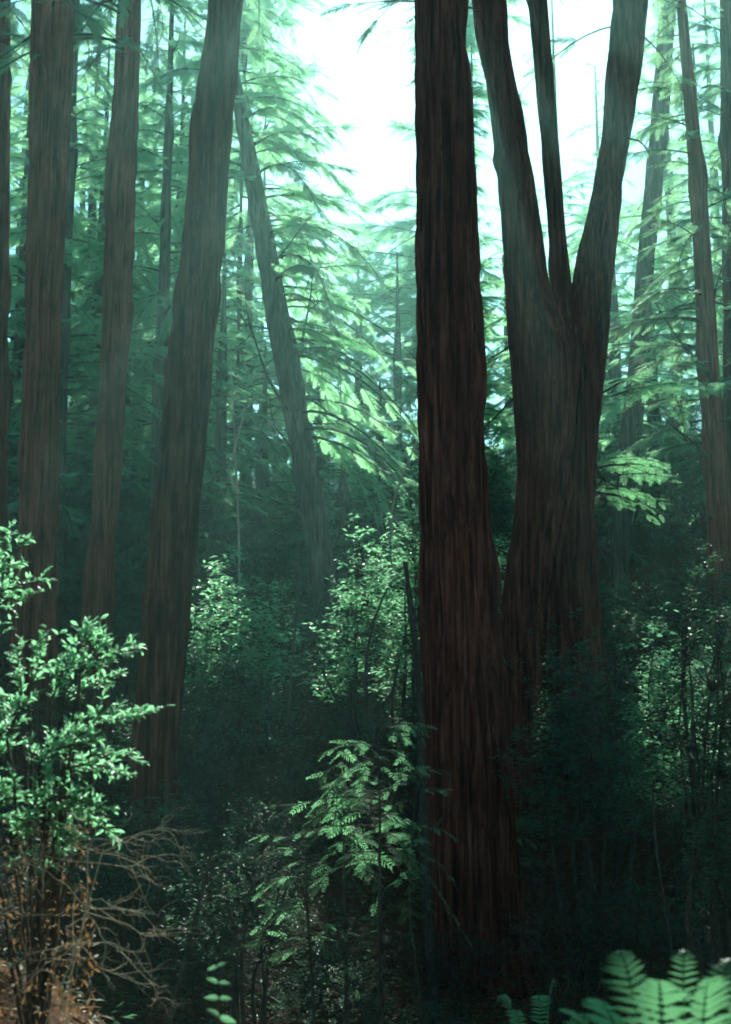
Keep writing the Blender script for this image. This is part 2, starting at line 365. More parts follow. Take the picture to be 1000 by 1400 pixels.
def bough(mbl, ctr, az, L, g, rise=.12, droop=.45, protos=SPRAY, sp=.8, per=4.2, t0=.18, wood=.035, carve=True, keepfun=None):
    d = np.array([math.cos(az), math.sin(az), 0]); 
    n = 9; t = np.linspace(0, 1, n)
    side = np.array([-d[1], d[0], 0])
    bend = g.normal() * .14
    path = ctr + d * (L * t)[:, None] + side * (bend * L * t ** 2)[:, None]
    path[:, 2] += L * (rise * t - droop * t ** 2)
    m = max(4, int(L * per * 2))
    tt = np.sort(g.uniform(t0, 1, m)); sgn = np.where(np.arange(m) % 2 == 0, 1, -1)
    org = np.stack([np.interp(tt, t, path[:, k]) for k in range(3)], 1)
    a = sgn * np.radians(g.uniform(28, 68, m) * (1 - .45 * tt))
    tang = np.gradient(path, axis=0); hd = np.stack([np.interp(tt, t, tang[:, k]) for k in range(3)], 1)
    hd /= np.linalg.norm(hd, axis=1, keepdims=True)
    c, s = np.cos(a), np.sin(a)
    dd = np.stack([hd[:, 0] * c - hd[:, 1] * s, hd[:, 0] * s + hd[:, 1] * c, hd[:, 2] * .6 + g.uniform(-.6, .22, m)], 1)
    sc_ = sp * g.uniform(.55, 1.15, m) * (1.05 - .35 * tt) * min(1.15, .55 + L / 5)
    ok = np.ones(m, bool)
    if carve: ok &= open_to_sun(org, g, .08 if carve is True else carve)
    if keepfun is not None: ok &= keepfun(org, g)
    pick = g.integers(0, len(protos), m)
    if ok.mean() < .45: return                                    # no bare rods: a bough that lost its sprays is gone
    Vt, Fq = tube(path, np.linspace(wood * (0.4 + L / 5), .006, n), 4); mbl.add(Vt, Fq, 1)
    fr = frames(dd, 0, g, .55)
    for q, (pv, pf) in enumerate(protos):
        k = ok & (pick == q)
        Vv, Ff = scatter(pv, pf, org[k], fr[k], sc_[k]); mbl.add(Vv, Ff, 0)

def crown(mbl, cf, z0, z1, n, Lmax, g, azr=None, shape=.75, hang=1.0, **kw):
    """boughs round a trunk between z0 and z1, longest low down"""
    for q in range(n):
        f = (q + g.random()) / n
        z = z0 + (z1 - z0) * f
        az = g.uniform(0, 2 * np.pi) if azr is None or g.random() < .25 else g.uniform(*azr)
        L = Lmax * ((1 - f) ** shape * .9 + .12) * g.uniform(.55, 1.1)
        bough(mbl, cf(z), az, max(.5, L), g, rise=g.uniform(0, .22) + .25 * f, droop=g.uniform(.12, .75) * hang, **kw)

def limb(root, org, p0, p1, r0, seed, twigs=6, mtl='bark_far', amp=.09, sag=.05, tw_len=.35):
    g = np.random.default_rng(seed); mb = MB()
    q = wander(p0, p1, 12, amp, g, sag); L = np.linalg.norm(np.asarray(p1) - p0)
    mb.add(*tube(q, np.linspace(r0, r0 * .22, 12), 6), 0, True)
    for k in range(twigs):
        f = g.uniform(.3, 1); b = q[int(f * 11)]
        dr = g.normal(size=3); dr[2] -= .3; dr /= np.linalg.norm(dr)
        mb.add(*tube(wander(b, b + dr * L * tw_len * g.uniform(.4, 1), 6, .12, g), np.linspace(r0 * .4, r0 * .1, 6), 4), 0, True)
    return mb.build('limb', M[mtl], root, org)

def tree(name, label, prof, Y, ztop, rtop, seed, mtl='bark', ridges=20, amp=.07, nseg=150, nring=330, lobes=.05, twist=0., flare=.35,
         crown_z=None, nb=40, Lmax=4, azr=None, group=None, crown_kw={}, needle='needle', zbase=None, flare_h=1.6):
    g = np.random.default_rng(seed)
    c, r = from_photo(prof, Y, ztop, rtop, zbase)
    o = np.array([c[0][0], c[0][1], float(gz(c[0][0], c[0][1]))])
    t = thing(name, label, 'tree', o, group)
    Vt, Fq, cf, rf = trunk_mesh(c, r, nseg, nring, ridges, amp, seed, lobes, twist, flare, flare_h)
    mb = MB(); mb.add(Vt, Fq, 0, True); mb.build('trunk', M[mtl], t, o)
    if crown_z:
        mb = MB(); crown(mb, cf, crown_z[0], crown_z[1], nb, Lmax, g, azr, **crown_kw)
        mb.build('crown', [M[needle], M['twig']], t, o)
    return t, o, cf, rf

G_LEFT = 'redwoods on the left side of the ravine'
# the near and middle redwoods, traced where they stand
tree('redwood_tree', 'broad dark redwood trunk standing alone in the centre of the grove',
     [(0, 568, 640), (100, 568, 643), (250, 570, 650), (400, 568, 657), (500, 570, 663), (700, 574, 669), (900, 580, 685), (1050, 583, 699), (1200, 585, 711), (1340, 588, 722)],
     20, 30, .12, 21, 'bark', 17, .085, 150, 330, .035, .01, .22, crown_z=(15.5, 29.5), nb=46, Lmax=3.6, crown_kw=dict(per=1.5))
T3 = tree('redwood_tree', 'tall redwood leaning right, nearest of the trunks left of centre',
     [(0, 287, 332), (250, 258, 311), (450, 235, 296), (650, 213, 276), (850, 195, 259), (1000, 185, 243), (1150, 176, 236)],
     22, 29, .1, 33, 'bark', 15, .07, 120, 280, .035, 0, .3, crown_z=(15.5, 28.5), nb=40, Lmax=3.6, crown_kw=dict(per=1.5))
tree('redwood_tree', 'slender reddish redwood trunk behind the leafy bush on the left',
     [(0, 162, 193), (250, 148, 186), (500, 137, 175), (700, 125, 162), (850, 114, 153)],
     29, 31, .1, 47, 'bark_red', 13, .06, 90, 220, .035, 0, .3, crown_z=(16.5, 30), nb=44, Lmax=4.2, crown_kw=dict(per=1.5))
tree('redwood_tree', 'thick red-barked redwood by the left edge, fully in view',
     [(0, 42, 100), (250, 40, 92), (430, 37, 83), (600, 32, 80), (850, 20, 76)],
     27, 31, .12, 51, 'bark_red', 15, .07, 90, 230, .04, 0, .3, crown_z=(16, 30), nb=40, Lmax=4, crown_kw=dict(per=1.5))
tree('redwood_tree', 'red-barked redwood trunk cut off by the left picture edge',
     [(0, -52, 14), (430, -50, 12), (850, -58, 8)],
     31, 32, .12, 55, 'bark_red', 15, .07, 80, 180, .04, 0, .3, crown_z=(18, 31), nb=34, Lmax=4, crown_kw=dict(per=1.5))
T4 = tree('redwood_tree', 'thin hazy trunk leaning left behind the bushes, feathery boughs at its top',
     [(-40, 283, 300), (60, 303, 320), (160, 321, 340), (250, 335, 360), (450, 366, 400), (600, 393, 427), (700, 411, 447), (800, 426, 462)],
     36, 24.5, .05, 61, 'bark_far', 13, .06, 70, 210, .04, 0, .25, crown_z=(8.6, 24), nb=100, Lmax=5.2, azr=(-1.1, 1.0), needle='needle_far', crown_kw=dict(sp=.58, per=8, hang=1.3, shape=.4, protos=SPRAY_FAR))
limb(T4[0], T4[1], T4[2](9.2), P(335, 400, 35)[0], .05, 62, 9)
limb(T4[0], T4[1], T4[2](10.6), P(420, 330, 35)[0], .06, 63, 8)
limb(T4[0], T4[1], T4[2](7.6), P(370, 545, 35)[0], .045, 64, 9)

# the forked redwood: three stems on one foot
g6 = np.random.default_rng(71)
stems = [
  ([(0, 645, 690), (100, 664, 701), (250, 683, 731), (400, 692, 752), (500, 700, 792), (580, 706, 786), (650, 710, 777), (720, 703, 765), (800, 690, 750), (860, 683, 740), (950, 678, 742), (1100, 676, 745), (1280, 672, 760)], 24.9, 25, .10, 16, .06, .03, .3),
  ([(0, 841, 888), (100, 829, 878), (200, 823, 860), (300, 801, 848), (400, 781, 838), (500, 760, 826), (650, 752, 813), (800, 738, 816), (900, 736, 826), (1050, 738, 850), (1200, 736, 868), (1285, 732, 882)], 25.9, 26, .10, 18, .07, .04, .12),
  ([(0, 722, 748), (100, 732, 757), (200, 740, 765), (300, 748, 773), (400, 755, 783), (500, 760, 800), (600, 762, 800)], 25.75, 23, .06, 11, .04, .03, 0.)]
o6 = None
for q, (prof, Y, zt, rt, rid, amp, lob, fl) in enumerate(stems):
    c, r = from_photo(prof, Y, zt, rt, None if q < 2 else P(781, 640, 25.75)[0][2])
    if o6 is None:
        o6 = np.array([P(745, 1280, 25.5)[0][0], 25.5, 0]); o6[2] = float(gz(o6[0], o6[1]))
        t6 = thing('redwood_tree', 'forked redwood with several stems spreading from one thick foot', 'tree', o6)
    Vt, Fq, cf, rf = trunk_mesh(c, r, 120, 260, rid, amp, 72 + q * 9, lob, .0, fl, 1.2)
    mb = MB(); mb.add(Vt, Fq, 0, True); mb.build('trunk', M['bark'], t6, o6)
    if q < 2:
        mbc = MB(); crown(mbc, cf, 15.5, zt - .5, 30, 3.4, g6, per=1.5)
        mbc.build('crown', [M['needle'], M['twig']], t6, o6)
limb(t6, o6, P(838, 190, 25.9)[0], P(905, 285, 25.6)[0], .03, 77, 4)
limb(t6, o6, P(812, 610, 25.8)[0], P(852, 690, 25.0)[0], .035, 78, 6)
limb(t6, o6, P(703, 545, 25.2)[0], P(660, 590, 25.0)[0], .035, 79, 4)

# the folds where the left stem's foot sweeps across the right one
for q, (dx, dy, rr) in enumerate([(-3, -.12, .075), (-14, -.26, .06), (6, .06, .06)]):
    pts = np.array([P(px + dx, py, 24.9 + dy)[0] for px, py in [(792, 470), (789, 530), (783, 590), (776, 650), (763, 722), (749, 800), (740, 865), (739, 950), (742, 1060)]])
    s_ = np.linspace(0, 8, 60); pq = np.stack([np.interp(s_, range(9), pts[:, k]) for k in range(3)], 1)
    for _ in range(6): pq[1:-1] = (pq[:-2] + 2 * pq[1:-1] + pq[2:]) / 4
    rad = rr * np.sin(np.linspace(.12, np.pi - .3, 60)) ** .6 * (1 + .22 * np.random.default_rng(q).normal(size=60).cumsum() / 6)
    mb = MB(); mb.add(*tube(pq, np.abs(rad) + .012, 10), 0, True); mb.build('bark_fold', M['bark'], t6, o6)

# right-hand trees
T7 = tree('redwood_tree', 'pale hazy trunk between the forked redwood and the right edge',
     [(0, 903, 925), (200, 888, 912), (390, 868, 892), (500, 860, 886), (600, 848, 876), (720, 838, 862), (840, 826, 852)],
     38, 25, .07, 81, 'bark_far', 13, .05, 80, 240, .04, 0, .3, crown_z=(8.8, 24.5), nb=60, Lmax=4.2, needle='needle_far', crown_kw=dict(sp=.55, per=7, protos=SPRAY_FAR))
T8 = tree('redwood_tree', 'slim dark reddish trunk near the right edge with drooping dead limbs',
     [(0, 925, 938), (190, 940, 958), (300, 948, 970), (480, 956, 981), (600, 963, 991), (700, 968, 999), (790, 973, 1008)],
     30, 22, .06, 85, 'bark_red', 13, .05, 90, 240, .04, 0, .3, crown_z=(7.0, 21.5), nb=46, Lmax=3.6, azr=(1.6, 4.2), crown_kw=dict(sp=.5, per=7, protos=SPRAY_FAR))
limb(T8[0], T8[1], T8[2](6.4), P(905, 560, 29.6)[0], .04, 86, 8)
limb(T8[0], T8[1], T8[2](7.8), P(880, 400, 29.2)[0], .04, 87, 9)
limb(T8[0], T8[1], T8[2](5.0), P(915, 690, 29.5)[0], .04, 88, 8)
limb(T8[0], T8[1], T8[2](9.2), P(1010, 330, 29.5)[0], .04, 89, 7)
tree('redwood_tree', 'dark trunk half cut off by the right picture edge',
     [(0, 985, 1010), (300, 988, 1014), (500, 990, 1018), (660, 990, 1022)],
     33, 24, .07, 91, 'bark', 13, .05, 80, 220, .04, 0, .3, crown_z=(9.2, 23.5), nb=44, Lmax=3.6, azr=(1.6, 4.6), crown_kw=dict(sp=.5, per=7, protos=SPRAY_FAR))
# low lit boughs reaching out of the right-hand trees
def lit_bough(root, org, p0, p1, seed, nfan=5, sp=.6, needle='needle_lit'):
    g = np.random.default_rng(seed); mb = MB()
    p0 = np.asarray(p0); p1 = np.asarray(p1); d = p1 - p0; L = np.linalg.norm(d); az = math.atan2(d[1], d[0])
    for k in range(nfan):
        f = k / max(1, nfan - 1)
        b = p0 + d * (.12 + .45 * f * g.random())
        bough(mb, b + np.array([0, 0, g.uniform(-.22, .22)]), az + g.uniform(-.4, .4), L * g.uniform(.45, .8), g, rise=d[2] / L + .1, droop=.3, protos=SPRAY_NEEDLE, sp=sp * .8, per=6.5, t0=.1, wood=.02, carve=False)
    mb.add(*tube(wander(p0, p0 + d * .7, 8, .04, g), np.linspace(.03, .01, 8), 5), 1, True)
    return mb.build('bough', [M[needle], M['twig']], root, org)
lit_bough(T4[0], T4[1], P(392, 440, 36)[0], P(515, 465, 36.5)[0], 97, 8, .6)
lit_bough(T4[0], T4[1], P(397, 480, 36)[0], P(490, 500, 35.5)[0], 98, 6, .55)
lit_bough(T7[0], T7[1], T7[2](7.2)*[1, 0, 1] + [0, 30.5, 0], P(925, 520, 30)[0], 92, 6, .62)
lit_bough(t6, o6, P(815, 640, 25.9)[0], P(922, 632, 27.2)[0], 93, 7, .55)
lit_bough(t6, o6, P(812, 672, 25.9)[0], P(892, 690, 27.0)[0], 94, 6, .5)
lit_bough(t6, o6, P(818, 540, 25.9)[0], P(930, 505, 28.0)[0], 95, 6, .55)
lit_bough(t6, o6, P(700, 470, 25.3)[0], P(655, 500, 26.0)[0], 96, 4, .45)

# ---------------------------------------------------------------- conifers on the slope behind
def far_tree(px, Y, top_py, base_f, Lmax, nb, seed, label, group, name='conifer_tree', wr=.3, sp=1.0, lean=0., azr=None, per=3.8, shape=.75, carve=True):
    g = np.random.default_rng(seed)
    x = P(px, 700, Y)[0][0]; b = np.array([x, Y, float(gz(x, Y))]); zt = P(px, top_py, Y)[0][2]
    H = zt - b[2]
    ctr = np.array([b + [0, 0, -.3], b + [lean * H * .5, 0, H * .5], b + [lean * H, 0, H]]); rad = np.array([wr, wr * .6, .03])
    t = thing(name, label, 'tree', b, group)
    Vt, Fq, cf, rf = trunk_mesh(ctr, rad, 22, 50, 9, .05, seed, .05, 0, .3, 1.0)
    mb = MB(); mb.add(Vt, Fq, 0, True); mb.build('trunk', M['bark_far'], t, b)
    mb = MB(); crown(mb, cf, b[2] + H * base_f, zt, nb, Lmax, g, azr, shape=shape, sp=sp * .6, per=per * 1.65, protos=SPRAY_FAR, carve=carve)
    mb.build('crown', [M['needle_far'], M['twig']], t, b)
    return t
GL, GC, GR = 'conifers on the left hillside', 'conifers on the hill in the middle gap', 'conifers behind the right-hand trunks'
def zone(px):
    for a, z in ((-30, 'beyond the left picture edge'), (35, 'behind the trunk cut by the left edge'), (85, 'behind the thick red trunk near the left edge'), (140, 'left of the slender reddish trunk'), (200, 'right of the slender reddish trunk'),
                 (275, 'behind the nearest leaning redwood'), (340, 'just right of the nearest leaning redwood'), (405, 'behind the thin leaning trunk'), (480, 'right of the thin leaning trunk'), (560, 'in the bright gap left of the central trunk'),
                 (640, 'behind the central trunk'), (690, 'between central trunk and forked redwood'), (790, 'behind the forked redwood'), (870, 'just right of the forked redwood'), (950, 'left of the slim dark trunk at right'), (1010, 'behind the slim dark trunk at right')):
        if px < a: return z
    return 'beyond the right picture edge'
_used = {}
def far_label(px, Y, top):
    look = 'tall' if top < 40 else 'mid-height' if top < 280 else 'short'
    l = f"{look} {'hazy' if Y > 50 else 'dark-boughed'} conifer {zone(px)}"
    _used[l] = _used.get(l, 0) + 1
    return l if _used[l] == 1 else l + (', higher up' if _used[l] == 2 else ', the farthest one')
far = [  # px, Y, top_py, crown base fraction, Lmax, boughs
  (-60, 40, -80, .1, 4.5, 70, 0), (15, 44, -40, .1, 4.6, 76, 0), (75, 38, -160, .08, 4.6, 90, 0), (125, 46, 60, .08, 4.8, 90, 0), (215, 40, -140, .08, 4.6, 96, 0), (180, 60, 60, .08, 5.2, 90, 0), (30, 58, -60, .08, 5.2, 90, 0), (260, 62, 70, .08, 5.4, 90, 0), (95, 66, 40, .08, 5.4, 90, 0),
  (165, 52, 40, .1, 4.8, 70, 0), (250, 47, 130, .08, 4.6, 80, 0), (300, 41, 330, .05, 3.8, 64, 0), (335, 52, 150, .1, 4.8, 80, 0), (-110, 50, -120, .1, 5, 50, 0),
  (322, 46, -260, .12, 6.8, 130, 1), (355, 58, -160, .1, 6.4, 110, 1), (612, 50, -200, .1, 3.0, 70, 1), (598, 66, -120, .1, 5.6, 90, 1), (604, 60, -160, .3, 6.8, 130, 1), (590, 72, -60, .3, 6.6, 110, 1), (440, 49, 380, .05, 4.2, 72, 1), (490, 60, 330, .08, 4.8, 84, 1), (545, 54, 345, .08, 4.4, 78, 1), (520, 44, 520, .04, 3.4, 56, 1), (600, 58, 300, .08, 4.6, 70, 1), (470, 42, 600, .04, 3.2, 50, 1), (360, 45, 470, .05, 3.6, 60, 1),
  (655, 50, 330, .06, 4.2, 74, 2), (700, 62, 30, .1, 5.0, 84, 2), (775, 56, -20, .1, 4.8, 84, 2), (735, 48, 260, .1, 4.4, 70, 2), (655, 58, 60, .1, 4, 60, 2), (760, 44, 430, .05, 3.6, 62, 2), (835, 60, 90, .1, 4.8, 74, 2), (850, 46, 260, .06, 4.0, 70, 2), (935, 52, 20, .1, 4.6, 74, 2), (900, 44, 300, .06, 3.8, 64, 2), (980, 42, 60, .08, 4.2, 74, 2), (1060, 44, -40, .08, 4.6, 50, 2), (1000, 60, -60, .1, 5, 60, 2)]
FT = []
for k, (px, Y, tp, bf, Lm, nb, gi) in enumerate(far):
    FT.append(far_tree(px, Y, tp, bf, Lm, nb, 200 + k, far_label(px, Y, tp), [GL, GC, GR][gi], sp=1.45 if gi == 1 and Y >= 58 else 1.0, shape=.3 if gi == 1 and tp < 200 else .75, carve=.10 if gi == 1 and Y >= 58 else True, wr=.07 if gi == 1 and tp < 200 else .3))
for k, (px, Y, q, sc_) in enumerate([(50, 50, 1, 1.1), (110, 56, 2, 1.15), (165, 44, 3, .95), (235, 52, 5, 1.0), (195, 70, 7, 1.3), (285, 58, 2, 1.1), (10, 66, 4, 1.3)]):
    x = P(px, 700, Y)[0][0]; dup(FT[q], (x, Y, float(gz(x, Y))), 1.3 + k * 2.1, sc_, far_label(px, Y, 0), GL)
# unseen conifers added behind and beside the viewpoint to block sky light
for k, (x, y) in enumerate([(-9, -5), (-4, -11), (3, -8), (9, -4), (0, -18), (-12, -14), (12, -13), (7, -20), (-7, -24), (-14, 3), (14, 4), (-17, 11), (17, 12), (-20, -4), (20, -5), (-15, 20), (16, 20), (-22, -20), (22, -22), (1, -30)]):
    dup(FT[[0, 5, 10, 3, 12][k % 5]], (x, y, float(gz(x, y))), k * 1.7, 1.0, 'conifer of the grove behind the viewpoint', 'added conifers behind the viewpoint')

# ---------------------------------------------------------------- broadleaf shrubs
def shrub_meshes(seed, H, W, nst=6, ncl=120, leaf=.10, per=9, shape='round', far=True, low=.25):
    """stems mesh and leaves mesh of a leggy evergreen shrub, origin at its foot; leaves in whorls at the twig tips"""
    g = np.random.default_rng(seed); ms = MB(); ml = MB()
    stems = []
    for k in range(nst):
        az = g.uniform(0, 6.28); rr = W * g.uniform(.2, .8)
        tip = np.array([math.cos(az) * rr, math.sin(az) * rr, H * g.uniform(.6, .95)])
        q = wander([g.normal() * .08, g.normal() * .08, -.15], tip, 10, .07, g); stems.append(q)
        ms.add(*tube(q, np.linspace(.012 + .008 * H, .008, 10), 5), 0, True)
    # cluster tips on a lumpy dome
    az = g.uniform(0, 6.28, ncl); el = np.arcsin(g.uniform(low - .3, 1, ncl))
    rad = g.uniform(.55, 1.05, ncl) * (.75 + .5 * vnoise(az * 2.5, el * 3 + 9, seed))
    tip = np.stack([np.cos(az) * np.cos(el) * rad * W, np.sin(az) * np.cos(el) * rad * W, H * (.45 + .55 * np.sin(el) * rad)], 1)
    for c in tip:
        q = min(stems, key=lambda s: np.min(np.linalg.norm(s[3:] - c, axis=1)))
        b = q[3 + int(np.argmin(np.linalg.norm(q[3:] - c, axis=1)))]
        ms.add(*tube(wander(b, c, 5, .08, g), np.linspace(.009, .004, 5), 3), 0)
    m = ncl * per
    org = np.repeat(tip, per, 0) + g.normal(size=(m, 3)) * .035 * (leaf / .1) * 1.3
    a = g.uniform(0, 6.28, m)
    dd = np.stack([np.cos(a), np.sin(a), g.uniform(-.35, .55, m)], 1)
    pv, pf = (LEAF2_V, LEAF2_T) if far else (LEAF_V, LEAF_T)
    Vv, Ff = scatter(pv, pf, org, frames(dd, 0, g, .7), leaf * g.uniform(.6, 1.25, m)); ml.add(Vv, Ff, 0)
    return ms, ml
protos = []
for s, (H, W, ncl, leaf) in enumerate([(3.2, 1.5, 260, .11), (2.4, 1.5, 240, .09), (3.8, 1.7, 300, .12), (1.6, 1.3, 220, .08), (2.8, 1.2, 220, .10)]):
    ms, ml = shrub_meshes(300 + s, H, W, 7, ncl, leaf, 10)
    protos.append((ms.mesh('stems', [M['twig']]), ml.mesh('foliage', [M['shrub']]), ml.mesh('foliage', [M['dim']])))
def shades_target(x, y, H, W):
    c = np.array([x, y, float(gz(x, y)) + H * .6])
    for p, r, *kp in LIT:
        d = c - p; t = d @ SUN
        if t > -.5 and np.linalg.norm(d - t * SUN) < r * .8 + W * .8: return True
    return False
DIMS = [(3.2, 1.5), (2.4, 1.5), (3.8, 1.7), (1.6, 1.3), (2.8, 1.2)]
def put_shrub(x, y, rz, scale, k, label, group, name='shrub', brown=False, dz=0):
    if shades_target(x, y, DIMS[k][0] * scale, DIMS[k][1] * scale):
        k = 3; scale *= .55
        if shades_target(x, y, DIMS[k][0] * scale, DIMS[k][1] * scale): return None
    if 390 < 500 + F * x / y < 480 and 25 < y < 35.5: scale *= .5        # the thin trunk's foot stays in view
    t = thing(name, label, 'shrub', (x, y, float(gz(x, y)) + dz), group, rz)
    t.scale = (scale,) * 3
    link('stems', protos[k][0], t); link('foliage', protos[k][2 if brown else 1], t)
    return t
g = np.random.default_rng(400)
def spread(n, y0, y1, pad, mind, avoid=()):
    pts = []
    tries = 0
    while len(pts) < n and tries < n * 60:
        tries += 1
        y = y0 + (y1 - y0) * g.random() ** .8
        x = g.uniform(-1, 1) * (500 + pad) / F * y
        if any((x - a) ** 2 + (y - b) ** 2 < mind ** 2 for a, b in pts): continue
        if any((x - a) ** 2 + (y - b) ** 2 < r * r for a, b, r in avoid): continue
        pts.append((x, y))
    return pts
foot = [(1.4, 20, 1.3), (-3.5, 22, .9), (3.7, 25.6, 1.8)]
for x, y in spread(34, 15.5, 24, 60, 1.25, foot):
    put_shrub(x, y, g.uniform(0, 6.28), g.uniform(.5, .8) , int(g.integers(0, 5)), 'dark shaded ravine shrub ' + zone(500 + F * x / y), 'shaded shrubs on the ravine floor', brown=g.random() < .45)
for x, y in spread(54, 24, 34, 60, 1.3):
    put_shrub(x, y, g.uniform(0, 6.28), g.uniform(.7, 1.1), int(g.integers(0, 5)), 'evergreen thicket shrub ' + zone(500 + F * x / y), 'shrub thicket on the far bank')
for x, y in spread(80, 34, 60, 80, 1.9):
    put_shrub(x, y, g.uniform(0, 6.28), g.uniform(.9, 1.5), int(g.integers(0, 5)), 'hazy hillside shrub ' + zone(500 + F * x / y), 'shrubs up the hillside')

# individual shrubs that stand out
def own_shrub(px, py_top, Y, width_px, label, seed, ncl, leaf, mtl='shrub', base_z=None, name='shrub', nst=7, low=.25, per=10, far=True, group=None):
    p, t = P(px, py_top, Y); zb = float(gz(p[0], Y)) if base_z is None else base_z
    ms, ml = shrub_meshes(seed, p[2] - zb, width_px / 2 * t / F, nst, ncl, leaf, per, low=low, far=far)
    th_ = thing(name, label, 'shrub', (p[0], Y, zb), group)
    ms.build('stems', M['twig'], th_); ml.build('foliage', M[mtl], th_)
    return th_
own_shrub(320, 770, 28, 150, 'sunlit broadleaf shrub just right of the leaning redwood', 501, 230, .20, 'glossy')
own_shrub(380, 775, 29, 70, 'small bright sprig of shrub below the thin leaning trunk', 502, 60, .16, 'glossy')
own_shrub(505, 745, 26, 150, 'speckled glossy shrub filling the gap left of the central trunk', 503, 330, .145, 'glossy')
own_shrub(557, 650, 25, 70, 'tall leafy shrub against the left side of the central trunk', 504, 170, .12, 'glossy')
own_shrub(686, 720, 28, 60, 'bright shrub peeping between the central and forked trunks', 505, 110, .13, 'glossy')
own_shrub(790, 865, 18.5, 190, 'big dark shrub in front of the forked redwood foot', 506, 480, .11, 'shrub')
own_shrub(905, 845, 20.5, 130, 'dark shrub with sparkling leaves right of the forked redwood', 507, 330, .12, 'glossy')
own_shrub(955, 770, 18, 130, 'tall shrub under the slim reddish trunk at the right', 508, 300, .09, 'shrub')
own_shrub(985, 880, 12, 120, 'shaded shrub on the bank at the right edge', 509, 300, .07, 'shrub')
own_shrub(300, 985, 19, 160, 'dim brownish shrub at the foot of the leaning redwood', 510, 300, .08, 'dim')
own_shrub(340, 1100, 15, 200, 'dark low shrub in deep shade left of the drooping sapling', 511, 360, .07, 'shrub')

# ---------------------------------------------------------------- drooping young conifers in the ravine
def sapling(px, py_top, Y, label, seed, z0f, Lmax, nb, sp, lean_px=0, azr=None, shp=.4):
    g = np.random.default_rng(seed)
    top, _ = P(px, py_top, Y); x = P(px + lean_px, 1300, Y)[0][0]; b = np.array([x, Y, float(gz(x, Y))])
    t = thing('conifer_sapling', label, 'sapling', b)
    q = wander(b + [0, 0, -.1], top, 14, .015, g)
    mb = MB(); mb.add(*tube(q, np.linspace(.035, .006, 14), 6), 0, True); mb.build('trunk', M['twig'], t, b)
    cf = lambda z: np.array([np.interp(z, q[:, 2], q[:, 0]), np.interp(z, q[:, 2], q[:, 1]), z])
    mb = MB(); zb = b[2] + (top[2] - b[2]) * z0f
    crown(mb, cf, zb, top[2], nb, Lmax, g, azr, shape=shp, hang=1.25, protos=SPRAY_NEEDLE, sp=sp, per=8, t0=.12, wood=.012, carve=False)
    mb.build('crown', [M['needle_lit'], M['twig']], t, b)
    return t
sapling(515, 985, 14, 'sunlit drooping conifer sapling left of the central trunk', 601, .6, 1.1, 26, .36, 0, None, .25)
sapling(470, 1010, 14.6, 'pale drooping sapling tucked behind the sunlit one', 602, .62, .9, 16, .34, 0, None, .3)
sapling(420, 1150, 13, 'small sapling with one long lit spray reaching left', 603, .6, .75, 12, .3, 25, (2.4, 3.6))
sapling(575, 1030, 15, 'thin sapling pressed against the central trunk', 604, .5, .6, 18, .3)
sapling(690, 1060, 21.3, 'dim sapling between the central trunk and the forked foot', 605, .3, .9, 16, .4)

# ---------------------------------------------------------------- dead wood
def snag(px0, py0, px1, py1, Y, r0, r1, label, seed, mtl='twig', name='dead_tree', cat='dead tree', twigs=4):
    g = np.random.default_rng(seed)
    a, _ = P(px0, py0, Y); b, _ = P(px1, py1, Y); gb = float(gz(a[0], Y))
    if a[2] > gb - .1:
        d = (a - b) / (b[2] - a[2]); a = a + d * (a[2] - gb + .1)
    t = thing(name, label, cat, (a[0], a[1], gb))
    mb = MB(); q = wander(a, b, 26, .012, g)
    mb.add(*tube(q, np.linspace(r0, r1, 26) * (1 + .12 * g.normal(size=26)), 9), 0, True)
    mb.build('trunk', M[mtl], t, (a[0], a[1], gb))
    for k in range(twigs):
        s = q[int(g.uniform(8, 25))]; dr = np.array([g.normal(), g.normal() * .5, g.uniform(-.2, .9)]); dr /= np.linalg.norm(dr)
        mb = MB(); mb.add(*tube(wander(s, s + dr * g.uniform(.15, .6), 6, .12, g), np.linspace(r1 * .6, r1 * .15, 6), 4), 0, True)
        mb.build('limb', M[mtl], t, (a[0], a[1], gb))
    return t
snag(590, 1330, 554, 768, 17.5, .085, .04, 'dark dead snag standing just left of the central trunk', 701)
snag(402, 1000, 407, 745, 25, .035, .018, 'bare stem rising from the thicket below the thin trunk', 702, 'bark_far')
snag(235, 1380, 290, 1160, 12, .035, .015, 'thin dark leaning stem at the lower left of centre', 703)
snag(905, 1200, 893, 1085, 16, .03, .012, 'forked dark sapling stem in the blue shade at right', 704, twigs=6)
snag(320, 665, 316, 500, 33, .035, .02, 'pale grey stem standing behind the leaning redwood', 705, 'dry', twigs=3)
def dead_branch(path, Y, r, label, seed):
    g = np.random.default_rng(seed)
    pts = np.array([P(px, py, Y + dy)[0] for px, py, dy in path])
    s = np.linspace(0, len(pts) - 1, 24); q = np.stack([np.interp(s, np.arange(len(pts)), pts[:, k]) for k in range(3)], 1)
    for _ in range(2): q[1:-1] = (q[:-2] + 2 * q[1:-1] + q[2:]) / 4
    t = thing('dead_branch', label, 'branch', q[0])
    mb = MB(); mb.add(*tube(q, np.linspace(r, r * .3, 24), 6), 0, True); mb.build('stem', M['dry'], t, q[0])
    return t
dead_branch([(335, 560, 0), (322, 610, .1), (314, 640, 0), (317, 662, -.2), (328, 668, -.3)], 30, .025, 'bleached hooked dead branch, brightened as if lit, hanging behind the leaning redwood', 711)
dead_branch([(540, 780, 0), (535, 700, 0), (548, 655, -.2), (572, 600, -.4)], 26, .04, 'dark crooked dead branch leaning on the central trunk', 712)

